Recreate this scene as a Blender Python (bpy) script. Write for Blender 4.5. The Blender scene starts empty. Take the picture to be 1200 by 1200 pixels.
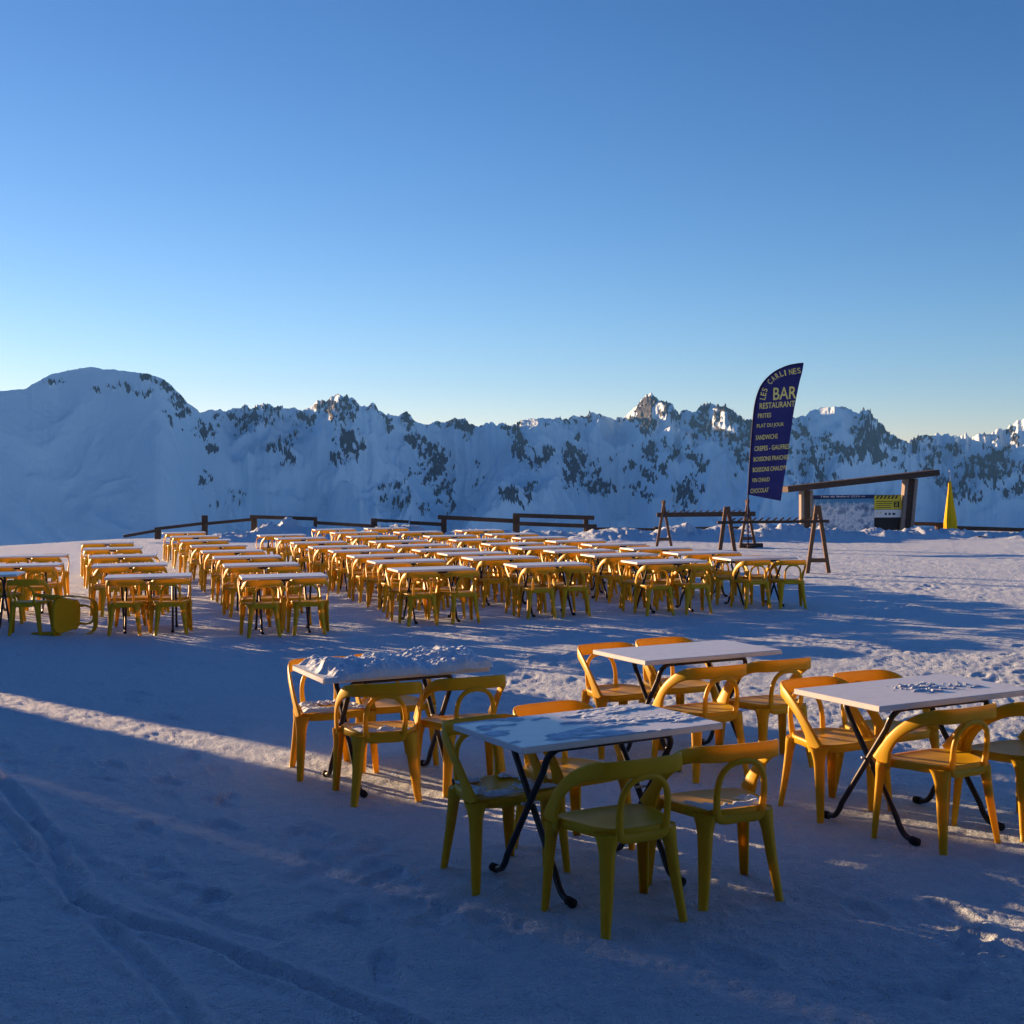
import bpy, math, random
import numpy as np
from mathutils import Matrix, Vector

random.seed(7)
SC = bpy.context.scene
COL = SC.collection
R = math.radians

# ------------------------------------------------------------------ camera
F_PX, PITCH, CAM_H, ROLL = 1519.87, 0.0203, 1.842, 0.0110     # pixels on a 1200 px frame
cam_d = bpy.data.cameras.new('camera')
cam_d.sensor_width = 36.0
cam_d.lens = 36.0 * F_PX / 1200.0
cam_d.clip_start, cam_d.clip_end = 0.05, 60000.0
cam = bpy.data.objects.new('camera', cam_d)
COL.objects.link(cam)
right0, fwd = Vector((1, 0, 0)), Vector((0, math.cos(PITCH), -math.sin(PITCH)))
up0 = right0.cross(fwd)
right = right0 * math.cos(ROLL) - up0 * math.sin(ROLL)
up = right0 * math.sin(ROLL) + up0 * math.cos(ROLL)
m = Matrix((right, up, -fwd)).transposed().to_4x4()
m.translation = Vector((0, 0, CAM_H))
cam.matrix_world = m
SC.camera = cam

# ------------------------------------------------------------------ sky and sun
SUN_AZ, SUN_EL = R(48.0), R(7.1)           # azimuth to the left of the view direction (+Y)
sun_dir = Vector((-math.sin(SUN_AZ) * math.cos(SUN_EL), math.cos(SUN_AZ) * math.cos(SUN_EL), math.sin(SUN_EL)))
world = bpy.data.worlds.new('World')
SC.world = world
world.use_nodes = True
nt = world.node_tree
bg = nt.nodes['Background']
sky = nt.nodes.new('ShaderNodeTexSky')
sky.sky_type = 'NISHITA'
sky.sun_disc = False
sky.sun_elevation = SUN_EL
sky.sun_rotation = -SUN_AZ
sky.altitude = 2200
sky.air_density, sky.dust_density, sky.ozone_density = 1.0, 0.25, 3.0
# contrast of the phone picture, per channel: deeper and bluer zenith, paler horizon
sep, com = nt.nodes.new('ShaderNodeSeparateColor'), nt.nodes.new('ShaderNodeCombineColor')
for i_, g_ in enumerate((1.70, 1.40, 1.20)):
    pw = nt.nodes.new('ShaderNodeMath')
    pw.operation = 'POWER'
    pw.inputs[1].default_value = g_
    nt.links.new(sep.outputs[i_], pw.inputs[0])
    nt.links.new(pw.outputs[0], com.inputs[i_])
tint = nt.nodes.new('ShaderNodeMix')
tint.data_type, tint.blend_type = 'RGBA', 'MULTIPLY'
tint.inputs['Factor'].default_value = 1.0
tint.inputs['B'].default_value = (0.95, 0.775, 0.92, 1)
nt.links.new(sky.outputs[0], sep.inputs[0])
nt.links.new(com.outputs[0], tint.inputs['A'])
nt.links.new(tint.outputs['Result'], bg.inputs['Color'])
bg.inputs['Strength'].default_value = 0.05
sl = bpy.data.lights.new('sun', 'SUN')
sl.energy, sl.angle, sl.color = 5.0, R(0.5), (1.0, 0.60, 0.31)
sun = bpy.data.objects.new('sun', sl)
COL.objects.link(sun)
sun.rotation_euler = (-sun_dir).to_track_quat('-Z', 'Y').to_euler()
SC.view_settings.view_transform = 'Standard'
SC.view_settings.look = 'None'
SC.view_settings.exposure = 1.7
SC.view_settings.gamma = 1.0
SC.view_settings.use_curve_mapping = False


def ray(px, py):
    a, b = (px - 600) / F_PX, -(py - 600) / F_PX
    cr, sr = math.cos(ROLL), math.sin(ROLL)
    u, v = a * cr + b * sr, -a * sr + b * cr
    c, s = math.cos(PITCH), math.sin(PITCH)
    return Vector((u, c + s * v, -s + c * v))


def on_z(px, py, z=0.0):
    d = ray(px, py)
    t = (z - CAM_H) / d.z
    return Vector((d.x * t, d.y * t, z))


def on_y(px, py, y):
    d = ray(px, py)
    t = y / d.y
    return Vector((d.x * t, y, CAM_H + d.z * t))


# ------------------------------------------------------------------ materials
def new_mat(name):
    mt = bpy.data.materials.new(name)
    mt.use_nodes = True
    return mt, mt.node_tree, mt.node_tree.nodes['Principled BSDF']


def N(t, kind, **kw):
    n = t.nodes.new(kind)
    for k, v in kw.items():
        setattr(n, k, v)
    return n


def coords(t, scale=(1, 1, 1), kind='Object'):
    tc = N(t, 'ShaderNodeTexCoord')
    mp = N(t, 'ShaderNodeMapping')
    mp.inputs['Scale'].default_value = scale
    t.links.new(tc.outputs[kind], mp.inputs['Vector'])
    return mp.outputs[0]


def noise(t, vec, scale, detail=4, rough=0.55):
    n = N(t, 'ShaderNodeTexNoise')
    n.inputs['Scale'].default_value = scale
    n.inputs['Detail'].default_value = detail
    n.inputs['Roughness'].default_value = rough
    t.links.new(vec, n.inputs['Vector'])
    return n.outputs['Fac']


def ramp(t, fac, stops):
    r = N(t, 'ShaderNodeValToRGB')
    el = r.color_ramp.elements
    while len(el) < len(stops):
        el.new(0.5)
    for e, (p, c) in zip(el, stops):
        e.position, e.color = p, (c if len(c) == 4 else (*c, 1))
    t.links.new(fac, r.inputs[0])
    return r.outputs[0]


def bump(t, h, strength, dist, normal=None):
    b = N(t, 'ShaderNodeBump')
    b.inputs['Strength'].default_value = strength
    b.inputs['Distance'].default_value = dist
    t.links.new(h, b.inputs['Height'])
    if normal is not None:
        t.links.new(normal, b.inputs['Normal'])
    return b.outputs[0]


def mat_snow(name, s1=16.0, s2=70.0, d1=0.060, d2=0.024, st=0.9):
    mt, t, p = new_mat(name)
    v = coords(t)
    n1 = noise(t, v, s1, 6, 0.62)
    n2 = noise(t, v, s2, 4, 0.6)
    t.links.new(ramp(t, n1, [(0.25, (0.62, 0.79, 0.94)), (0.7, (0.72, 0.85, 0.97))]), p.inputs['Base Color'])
    b1 = bump(t, n1, st, d1)
    b2 = bump(t, n2, st, d2, b1)
    t.links.new(b2, p.inputs['Normal'])
    p.inputs['Roughness'].default_value = 0.62
    p.inputs['Specular IOR Level'].default_value = 0.25
    return mt


def mat_plain(name, c1, c2, scale=20.0, rough=0.5, spec=0.4, bst=0.1, bd=0.002, stretch=(1, 1, 1), metal=0.0):
    mt, t, p = new_mat(name)
    v = coords(t, stretch)
    n1 = noise(t, v, scale, 5, 0.6)
    t.links.new(ramp(t, n1, [(0.3, c1), (0.7, c2)]), p.inputs['Base Color'])
    t.links.new(bump(t, n1, bst, bd), p.inputs['Normal'])
    p.inputs['Roughness'].default_value = rough
    p.inputs['Specular IOR Level'].default_value = spec
    p.inputs['Metallic'].default_value = metal
    return mt


def mat_plastic():
    mt, t, p = new_mat('yellow_plastic')
    v = coords(t)
    n1 = noise(t, v, 6.0, 5, 0.6)
    col = ramp(t, n1, [(0.3, (0.74, 0.47, 0.010)), (0.7, (0.82, 0.54, 0.014))])
    t.links.new(col, p.inputs['Base Color'])
    n2 = noise(t, v, 160.0, 3, 0.6)
    t.links.new(bump(t, n2, 0.12, 0.001), p.inputs['Normal'])
    p.inputs['Roughness'].default_value = 0.42
    p.inputs['Specular IOR Level'].default_value = 0.35
    tr = N(t, 'ShaderNodeBsdfTranslucent')
    tr.inputs['Color'].default_value = (0.86, 0.50, 0.01, 1)
    mx = N(t, 'ShaderNodeMixShader')
    mx.inputs[0].default_value = 0.30
    out = t.nodes['Material Output']
    t.links.new(p.outputs[0], mx.inputs[1])
    t.links.new(tr.outputs[0], mx.inputs[2])
    t.links.new(mx.outputs[0], out.inputs['Surface'])
    return mt


def mat_mountain():
    mt, t, p = new_mat('mountain_snow_and_rock')
    at = N(t, 'ShaderNodeAttribute', attribute_name='rock')
    v = coords(t)
    n1 = noise(t, v, 0.045, 7, 0.68)
    n2 = noise(t, v, 0.012, 6, 0.6)
    ad = N(t, 'ShaderNodeMath', operation='MULTIPLY_ADD')
    t.links.new(n1, ad.inputs[0])
    ad.inputs[1].default_value = 0.9
    t.links.new(at.outputs['Fac'], ad.inputs[2])
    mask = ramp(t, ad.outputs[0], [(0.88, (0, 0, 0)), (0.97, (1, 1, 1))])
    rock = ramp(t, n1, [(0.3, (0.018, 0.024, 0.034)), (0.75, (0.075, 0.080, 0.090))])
    snow = ramp(t, n2, [(0.3, (0.70, 0.88, 0.97)), (0.75, (0.76, 0.92, 0.99))])
    mx = N(t, 'ShaderNodeMix', data_type='RGBA')
    t.links.new(mask, mx.inputs['Factor'])
    t.links.new(snow, mx.inputs['A'])
    t.links.new(rock, mx.inputs['B'])
    t.links.new(mx.outputs['Result'], p.inputs['Base Color'])
    t.links.new(bump(t, n1, 0.5, 9.0), p.inputs['Normal'])
    p.inputs['Roughness'].default_value = 0.8
    p.inputs['Specular IOR Level'].default_value = 0.1
    return mt


M = {}
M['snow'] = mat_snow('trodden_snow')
M['loose_snow'] = mat_snow('loose_snow', 22.0, 70.0, 0.02, 0.006, 0.5)
M['mountain'] = mat_mountain()
M['plastic'] = mat_plastic()
M['top'] = mat_plain('white_laminate', (0.70, 0.72, 0.74), (0.80, 0.81, 0.82), 14, 0.32, 0.5, 0.05, 0.001)
M['tube'] = mat_plain('black_painted_steel', (0.012, 0.012, 0.015), (0.022, 0.022, 0.026), 30, 0.38, 0.5, 0.08, 0.001)
M['rubber'] = mat_plain('black_rubber', (0.014, 0.014, 0.016), (0.026, 0.026, 0.028), 30, 0.8, 0.2)
M['wood'] = mat_plain('weathered_wood', (0.10, 0.055, 0.032), (0.21, 0.125, 0.075), 9, 0.75, 0.2, 0.4, 0.006, (1, 1, 6))
M['dark_wood'] = mat_plain('dark_stained_wood', (0.045, 0.032, 0.026), (0.10, 0.070, 0.055), 9, 0.8, 0.2, 0.4, 0.006, (1, 1, 6))
M['shade_wood'] = mat_plain('shade_dark_boards', (0.010, 0.009, 0.008), (0.020, 0.018, 0.016), 9, 0.9, 0.1, 0.3, 0.006, (1, 1, 6))  # near-black stands in for shade on unseen walls, cutting their warm bounce
M['grey_wood'] = mat_plain('grey_wood', (0.16, 0.145, 0.13), (0.30, 0.27, 0.245), 12, 0.8, 0.2, 0.3, 0.005, (1, 1, 5))
M['umbrella'] = mat_plain('yellow_canvas', (0.80, 0.46, 0.012), (0.88, 0.54, 0.02), 8, 0.85, 0.1, 0.3, 0.01)
M['metal'] = mat_plain('galvanised_steel', (0.45, 0.46, 0.48), (0.62, 0.63, 0.64), 25, 0.4, 0.5, 0.1, 0.002, metal=0.7)
M['flag'] = mat_plain('blue_flag_fabric', (0.034, 0.040, 0.17), (0.050, 0.056, 0.23), 3, 0.75, 0.2, 0.2, 0.01)
_t = M['flag'].node_tree
_tr = N(_t, 'ShaderNodeBsdfTranslucent')
_tr.inputs['Color'].default_value = (0.05, 0.045, 0.26, 1)
_mx = N(_t, 'ShaderNodeMixShader')
_mx.inputs[0].default_value = 0.3
_t.links.new(_t.nodes['Principled BSDF'].outputs[0], _mx.inputs[1])
_t.links.new(_tr.outputs[0], _mx.inputs[2])
_t.links.new(_mx.outputs[0], _t.nodes['Material Output'].inputs['Surface'])
M['flag_edge'] = mat_plain('dark_blue_hem', (0.010, 0.010, 0.05), (0.016, 0.016, 0.07), 6, 0.7, 0.2)
M['print_yellow'] = mat_plain('pale_yellow_print', (0.74, 0.66, 0.20), (0.84, 0.76, 0.28), 10, 0.7, 0.2)
M['sign_blue'] = mat_plain('navy_print', (0.012, 0.022, 0.12), (0.016, 0.03, 0.16), 4, 0.5, 0.3)
M['print_white'] = mat_plain('white_print', (0.76, 0.78, 0.80), (0.82, 0.83, 0.84), 8, 0.5, 0.3)
M['sign_yellow'] = mat_plain('yellow_print', (0.74, 0.58, 0.03), (0.82, 0.66, 0.05), 4, 0.5, 0.3)
M['sign_black'] = mat_plain('black_print', (0.012, 0.012, 0.014), (0.02, 0.02, 0.022), 4, 0.5, 0.3)


def mat_map():
    mt, t, p = new_mat('piste_map_print')
    v = coords(t)
    n1 = noise(t, v, 2.0, 9, 0.66)
    n2 = noise(t, v, 5.0, 5, 0.6)
    sp = N(t, 'ShaderNodeSeparateXYZ')
    t.links.new(v, sp.inputs[0])
    ad = N(t, 'ShaderNodeMath', operation='MULTIPLY_ADD')
    t.links.new(n2, ad.inputs[0])
    ad.inputs[1].default_value = 0.35
    sc_ = N(t, 'ShaderNodeMath', operation='MULTIPLY')
    t.links.new(sp.outputs['Z'], sc_.inputs[0])
    sc_.inputs[1].default_value = .5
    t.links.new(sc_.outputs[0], ad.inputs[2])
    land = ramp(t, n1, [(0.34, (0.05, 0.10, 0.22)), (0.44, (0.24, 0.36, 0.52)), (0.52, (0.70, 0.76, 0.82)), (0.58, (0.30, 0.42, 0.58)), (0.68, (0.08, 0.16, 0.32))])
    skym = ramp(t, ad.outputs[0], [(0.60, (0, 0, 0)), (0.70, (1, 1, 1))])
    mx = N(t, 'ShaderNodeMix', data_type='RGBA')
    t.links.new(skym, mx.inputs['Factor'])
    t.links.new(land, mx.inputs['A'])
    mx.inputs['B'].default_value = (0.05, 0.26, 0.50, 1)
    t.links.new(mx.outputs['Result'], p.inputs['Base Color'])
    p.inputs['Roughness'].default_value = 0.45
    return mt


M['map'] = mat_map()


# ------------------------------------------------------------------ noise
_rng = np.random.RandomState(3)
_perm = _rng.permutation(512)
_perm = np.concatenate([_perm, _perm, _perm])
_ang = _rng.rand(512) * 2 * np.pi
_gx, _gy = np.cos(_ang), np.sin(_ang)


def perlin(x, y):
    xi, yi = np.floor(x).astype(np.int64), np.floor(y).astype(np.int64)
    xf, yf = x - xi, y - yi
    xi &= 511
    yi &= 511
    u, v = xf * xf * xf * (xf * (xf * 6 - 15) + 10), yf * yf * yf * (yf * (yf * 6 - 15) + 10)

    def g(ix, iy, fx, fy):
        h = _perm[_perm[ix & 511] + (iy & 511)]
        return _gx[h] * fx + _gy[h] * fy
    a, b = g(xi, yi, xf, yf), g(xi + 1, yi, xf - 1, yf)
    c, d = g(xi, yi + 1, xf, yf - 1), g(xi + 1, yi + 1, xf - 1, yf - 1)
    return ((a * (1 - u) + b * u) * (1 - v) + (c * (1 - u) + d * u) * v) * 1.5


def fbm(x, y, octv=5, gain=0.5, lac=2.03):
    s, a = 0.0, 1.0
    for i in range(octv):
        s = s + a * perlin(x + 17.3 * i, y - 9.1 * i)
        x, y, a = x * lac, y * lac, a * gain
    return s


def ridged(x, y, octv=5, gain=0.5, lac=2.1):
    s, a, w = 0.0, 1.0, 1.0
    for i in range(octv):
        n = (1.0 - np.abs(perlin(x + 31.7 * i, y + 5.3 * i))) ** 2
        s = s + a * n * w
        w = np.clip(n * 1.4, 0, 1)
        x, y, a = x * lac, y * lac, a * gain
    return s


def sstep(a, b, x):
    t = np.clip((x - a) / (b - a), 0, 1)
    return t * t * (3 - 2 * t)


# ------------------------------------------------------------------ mesh helpers
def mesh_from(name, verts, faces, smooth=True):
    me = bpy.data.meshes.new(name)
    me.from_pydata([tuple(v) for v in verts], [], faces)
    if smooth:
        me.polygons.foreach_set('use_smooth', [True] * len(me.polygons))
    me.update()
    return me


def grid_mesh(name, P):
    """P: (rows, cols, 3) numpy array."""
    nr, nc = P.shape[:2]
    me = bpy.data.meshes.new(name)
    nv, nf = nr * nc, (nr - 1) * (nc - 1)
    me.vertices.add(nv)
    me.vertices.foreach_set('co', P.reshape(-1).astype(np.float32))
    i = np.arange(nr - 1)[:, None] * nc + np.arange(nc - 1)[None, :]
    q = np.stack([i, i + 1, i + nc + 1, i + nc], -1).reshape(-1)
    me.loops.add(nf * 4)
    me.loops.foreach_set('vertex_index', q.astype(np.int32))
    me.polygons.add(nf)
    me.polygons.foreach_set('loop_start', np.arange(0, nf * 4, 4, dtype=np.int32))
    me.polygons.foreach_set('use_smooth', np.ones(nf, dtype=bool))
    me.update(calc_edges=True)
    return me


def link(name, data, mat=None, parent=None):
    o = bpy.data.objects.new(name, data)
    COL.objects.link(o)
    if mat is not None and data is not None and not data.materials:
        data.materials.append(mat)
    if parent is not None:
        o.parent = parent
    return o


def tag(o, label, cat, group=None):
    o['label'], o['category'] = label, cat
    if group:
        o['group'] = group
    return o


def empty(name, loc, rz=0.0):
    o = bpy.data.objects.new(name, None)
    COL.objects.link(o)
    o.location = loc
    o.rotation_euler = (0, 0, rz)
    o.empty_display_size = 0.1
    return o


class MB:
    """Collects shapes into one mesh."""

    def __init__(self):
        self.v, self.f = [], []

    def add(self, vs, fs):
        b = len(self.v)
        self.v += [tuple(x) for x in vs]
        self.f += [tuple(b + i for i in f) for f in fs]
        return self

    def box(self, c, s, rot=None, bevel=0.0):
        hx, hy, hz = s[0] / 2, s[1] / 2, s[2] / 2
        b = min(bevel, hx * .9, hy * .9, hz * .9)
        c = Vector(c)
        rot = rot or Matrix.Identity(3)
        if b <= 0:
            vs = [Vector((x, y, z)) for z in (-hz, hz) for y in (-hy, hy) for x in (-hx, hx)]
            fs = [(0, 2, 3, 1), (4, 5, 7, 6), (0, 1, 5, 4), (2, 6, 7, 3), (0, 4, 6, 2), (1, 3, 7, 5)]
        else:
            vs, fs, idx = [], [], {}
            for sx in (-1, 1):
                for sy in (-1, 1):
                    for sz in (-1, 1):
                        for k in range(3):
                            d = [b, b, b]
                            d[k] = 0
                            idx[(sx, sy, sz, k)] = len(vs)
                            vs.append(Vector((sx * (hx - d[0]), sy * (hy - d[1]), sz * (hz - d[2]))))
            for k in range(3):                      # faces
                a1, a2 = [i for i in range(3) if i != k]
                for s_ in (-1, 1):
                    q = []
                    for (p, r) in ((-1, -1), (1, -1), (1, 1), (-1, 1)):
                        key = [0, 0, 0]
                        key[k], key[a1], key[a2] = s_, p, r
                        q.append(idx[(*key, k)])
                    flip = (s_ < 0) ^ (k == 1)
                    fs.append(tuple(q[::-1] if flip else q))
            for k in range(3):                      # edges along axis k
                a1, a2 = [i for i in range(3) if i != k]
                for p in (-1, 1):
                    for r in (-1, 1):
                        def kk(s_):
                            key = [0, 0, 0]
                            key[k], key[a1], key[a2] = s_, p, r
                            return tuple(key)
                        q = [idx[(*kk(-1), a1)], idx[(*kk(1), a1)], idx[(*kk(1), a2)], idx[(*kk(-1), a2)]]
                        fs.append(tuple(q))
            for sx in (-1, 1):
                for sy in (-1, 1):
                    for sz in (-1, 1):
                        fs.append(tuple(idx[(sx, sy, sz, k)] for k in range(3)))
        return self.add([c + rot @ v for v in vs], fs)

    def beam(self, a, b, w, h, bevel=0.0, upv=(0, 0, 1)):
        """Box from a to b, w across, h along upv."""
        a, b = Vector(a), Vector(b)
        d = b - a
        L = d.length
        z = d.normalized()
        u = Vector(upv)
        u = (u - z * u.dot(z)).normalized()
        s = u.cross(z)
        rot = Matrix((s, u, z)).transposed()
        return self.box((a + b) / 2, (w, h, L), rot, bevel)

    def tube(self, pts, r, n=10, cap=True):
        pts = [Vector(p) for p in pts]
        rr = r if isinstance(r, (list, tuple)) else [r] * len(pts)
        vs, fs, prev = [], [], None
        for i, p in enumerate(pts):
            t = (pts[min(i + 1, len(pts) - 1)] - pts[max(i - 1, 0)]).normalized()
            if prev is None:
                u = t.orthogonal().normalized()
            else:
                u = (prev - t * prev.dot(t)).normalized()
            prev = u
            w = t.cross(u)
            for k in range(n):
                a = 2 * math.pi * k / n
                vs.append(p + (u * math.cos(a) + w * math.sin(a)) * rr[i])
        for i in range(len(pts) - 1):
            for k in range(n):
                fs.append((i * n + k, i * n + (k + 1) % n, (i + 1) * n + (k + 1) % n, (i + 1) * n + k))
        if cap:
            fs.append(tuple(range(n))[::-1])
            fs.append(tuple((len(pts) - 1) * n + k for k in range(n)))
        return self.add(vs, fs)

    def sweep(self, pts, ups, ws, ts, n=10, cap=True, power=3.0):
        """Strap: width ws along ups, thickness ts across, superellipse section."""
        vs, fs = [], []
        pts = [Vector(p) for p in pts]
        for i, p in enumerate(pts):
            t = (pts[min(i + 1, len(pts) - 1)] - pts[max(i - 1, 0)]).normalized()
            u = Vector(ups[i])
            u = (u - t * u.dot(t)).normalized()
            s = t.cross(u)
            for k in range(n):
                a = 2 * math.pi * (k + 0.5) / n
                ca, sa = math.cos(a), math.sin(a)
                ca = math.copysign(abs(ca) ** (2 / power), ca)
                sa = math.copysign(abs(sa) ** (2 / power), sa)
                vs.append(p + u * (ca * ws[i] / 2) + s * (sa * ts[i] / 2))
        for i in range(len(pts) - 1):
            for k in range(n):
                fs.append((i * n + k, i * n + (k + 1) % n, (i + 1) * n + (k + 1) % n, (i + 1) * n + k))
        if cap:
            fs.append(tuple(range(n))[::-1])
            fs.append(tuple((len(pts) - 1) * n + k for k in range(n)))
        return self.add(vs, fs)

    def mesh(self, name, mat, smooth=False):
        me = mesh_from(name, self.v, self.f, smooth)
        me.materials.append(mat)
        return me

    def build(self, name, mat, parent=None, smooth=False):
        return link(name, self.mesh(name, mat, smooth), None, parent)


def catmull(P, n):
    P = [np.array(p, float) for p in P]
    P = [2 * P[0] - P[1]] + P + [2 * P[-1] - P[-2]]
    out = []
    for i in range(1, len(P) - 2):
        for k in range(n):
            t = k / n
            a, b, c, d = P[i - 1], P[i], P[i + 1], P[i + 2]
            out.append(0.5 * (2 * b + (c - a) * t + (2 * a - 5 * b + 4 * c - d) * t * t + (3 * b - a - 3 * c + d) * t ** 3))
    out.append(P[-2])
    return out


def text_mesh(s, size, align='LEFT', bold=0.0, squeeze=1.0):
    cu = bpy.data.curves.new('lettering', 'FONT')
    cu.body, cu.size, cu.align_x, cu.align_y = s, size, align, 'BOTTOM_BASELINE'
    cu.offset = bold
    cu.extrude = 0.0015
    cu.resolution_u = 3
    ob = bpy.data.objects.new('lettering_tmp', cu)
    COL.objects.link(ob)
    bpy.context.view_layer.update()
    dg = bpy.context.evaluated_depsgraph_get()
    me = bpy.data.meshes.new_from_object(ob.evaluated_get(dg))
    bpy.data.objects.remove(ob)
    bpy.data.curves.remove(cu)
    me.materials.clear()
    me.transform(Matrix.Scale(squeeze, 4, (1, 0, 0)))
    return me


# ------------------------------------------------------------------ ground
def pline(px):
    return [np.array(on_z(*p)[:2]) for p in px]


TRACKS = [(pline([(-60, 860), (0, 915), (60, 985), (95, 1055), (150, 1080), (235, 1100), (300, 1130), (380, 1160), (470, 1200), (540, 1240)]), 0.034, 0.034),
          (pline([(-60, 900), (10, 965), (70, 1030), (130, 1095), (190, 1150), (240, 1220)]), 0.028, 0.020),
          (pline([(40, 960), (110, 1010), (180, 1055), (260, 1080), (330, 1100)]), 0.035, 0.014),
          (pline([(340, 1030), (420, 1000), (520, 960), (600, 925)]), 0.06, 0.010),
          (pline([(500, 1080), (560, 1040), (640, 1000)]), 0.05, 0.010)]

PRINTS = []     # boot prints (x, y, heading)
_pr = random.Random(5)
for (x0, y0, x1, y1, n) in [(-3.6, 9.4, 0.3, 5.2, 15), (-2.6, 6.6, 1.8, 4.4, 14), (-4.4, 12.6, -1.8, 9.6, 9), (-2.2, 8.9, -1.4, 5.0, 9), (1.6, 5.6, 2.4, 4.6, 5), (-5.5, 14.5, 3.5, 11.0, 22),
                            (3.0, 9.6, 6.5, 15.5, 16), (2.2, 12.0, 7.5, 11.0, 12), (-.4, 10.6, .6, 14.6, 9), (-1.0, 7.0, -.2, 4.4, 8), (2.9, 6.2, 1.4, 4.4, 6), (4.5, 17, 8, 24, 18)]:
    hd = math.atan2(y1 - y0, x1 - x0)
    for i in range(n):
        t_ = (i + _pr.uniform(-.25, .25)) / n
        sd = (.12 if i % 2 else -.12) + _pr.gauss(0, .06)
        PRINTS.append((x0 + (x1 - x0) * t_ - math.sin(hd) * sd, y0 + (y1 - y0) * t_ + math.cos(hd) * sd, hd + _pr.gauss(0, .25)))

BERMS = []      # (x, y, rx, ry, h)
for px, d, h, rx, ry in [(318, 46, .50, 1.0, 1.2), (338, 46.5, .62, .8, 1.0), (358, 46, .45, .8, 1.0), (455, 47, .45, 1.1, 1.0), (476, 47, .40, .7, .9),
                         (270, 46, .22, 1.6, 1.4), (420, 46, .2, 1.2, 1.2), (560, 45, .28, 1.6, 1.2), (620, 45.5, .25, .5, .6), (655, 44, .25, 1.2, 1.0), (725, 43, .36, 1.5, 1.3),
                         (700, 43.5, .28, 0.8, 0.9), (755, 42.6, .30, 0.9, 1.0), (795, 42.5, .42, 1.3, 1.2), (835, 42.5, .36, 1.0, 1.0), (905, 42, .46, 1.2, 1.2), (875, 42.4, .42, .9, 1.0), (940, 42, .42, 1.2, 1.1),
                         (985, 42.2, .24, 1.2, .9), (1030, 42, .25, 1.2, 1.0), (1075, 42, .26, 1.4, 1.1), (1050, 41.8, .26, .6, .8), (1120, 41.5, .22, 1.3, 1.1), (1160, 41, .18, 1.4, 1.0), (1215, 40.5, .20, 1.6, 1.2),
                         (1290, 40, .4, 2, 1.4), (1380, 40, .4, 2.4, 1.5)]:
    p = on_y(px, 600, d)
    BERMS.append((p.x, d, rx, ry, h))


def ground_h(x, y, fine=True):
    x, y = np.asarray(x, float), np.asarray(y, float)
    near = np.exp(-(x * x + y * y) / (70.0 ** 2))
    z = near * (0.010 * fbm(x * .11 + 3, y * .11, 2) + 0.010 * fbm(x * .45, y * .45 + 7, 3))
    if fine:
        ch = sstep(-.25, .35, fbm(x * .35 + 11, y * .35 - 4, 3))
        z = z + near * ((0.006 + .004 * ch) * fbm(x * 2.1, y * 2.4, 4, .6) + (.0042 + 0.003 * ch) * fbm(x * 8 + 2, y * 11, 4, .72))
        for pl, w, dp in TRACKS:
            dm = np.full(x.shape, 1e9)
            for a, b in zip(pl[:-1], pl[1:]):
                ab = b - a
                t = np.clip(((x - a[0]) * ab[0] + (y - a[1]) * ab[1]) / (ab @ ab), 0, 1)
                dm = np.minimum(dm, np.hypot(x - a[0] - t * ab[0], y - a[1] - t * ab[1]))
            dm = dm + .02 * fbm(x * 3, y * 3, 2)
            z = z - dp * np.exp(-(dm / w) ** 2) + dp * .45 * np.exp(-((dm - 2.1 * w) / (w * .8)) ** 2)
        zp, nz = np.zeros(x.shape), fbm(x * 14, y * 14, 2)
        for px_, py_, hd in PRINTS:
            dep = .35 + .65 * abs(math.sin(px_ * 37.1 + py_ * 11.7))
            mk = (np.abs(x - px_) < .4) & (np.abs(y - py_) < .4)
            if mk.any():
                dx, dy = x[mk] - px_, y[mk] - py_
                u, v = (dx * math.cos(hd) + dy * math.sin(hd)) / .15, (-dx * math.sin(hd) + dy * math.cos(hd)) / .062
                q = (np.abs(u) ** 3 + np.abs(v) ** 3) ** (1 / 3)
                zp[mk] += dep * (-.015 * sstep(1.15, .7, q + .25 * nz[mk]) + .006 * np.exp(-((q - 1.35) / .25) ** 2))
        z = z + zp
    lump = 1 + .35 * fbm(x * 1.3 + 5, y * 1.3, 4, .6)
    bz = 0
    for bx, by, rx, ry, h in BERMS:
        bz = np.maximum(bz, h * np.exp(-(((x - bx) / rx) ** 2 + ((y - by) / ry) ** 2)))
    z = z + bz * lump + sstep(.03, .2, bz) * .10 * np.abs(fbm(x * 2.4, y * 2.4 + 3, 4, .6))
    # unseen snow bank added left of the tables to shade the ground there
    cs, sn = math.cos(SUN_AZ), math.sin(SUN_AZ)
    q, w = x * cs + y * sn - 7.16, (x + 12.8) * -sn + (y - 20.0) * cs
    z = z + (2.62 + .35 * fbm(x * 1.6, y * 1.6 + 4, 4, .6)) * sstep(1.85, 1.15, np.abs(q + .22 * fbm(x * 2.2, y * 2.2, 3, .6))) * np.exp(-(w / 1.1) ** 2)
    ye = 49.5 - 2.2 * np.maximum(0, -15 - x) - .12 * np.maximum(0, x) + 1.2 * fbm(x * .15, 0 * x + 2.2, 2)
    e = y - ye
    drop = np.where(e > 0, np.sqrt(e * e + 9) - 3, 0) * .55
    z = z - np.minimum(drop, 640 + 0 * drop)
    return z


def gz(x, y):
    return float(ground_h(np.array([x]), np.array([y]), False)[0])


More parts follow.
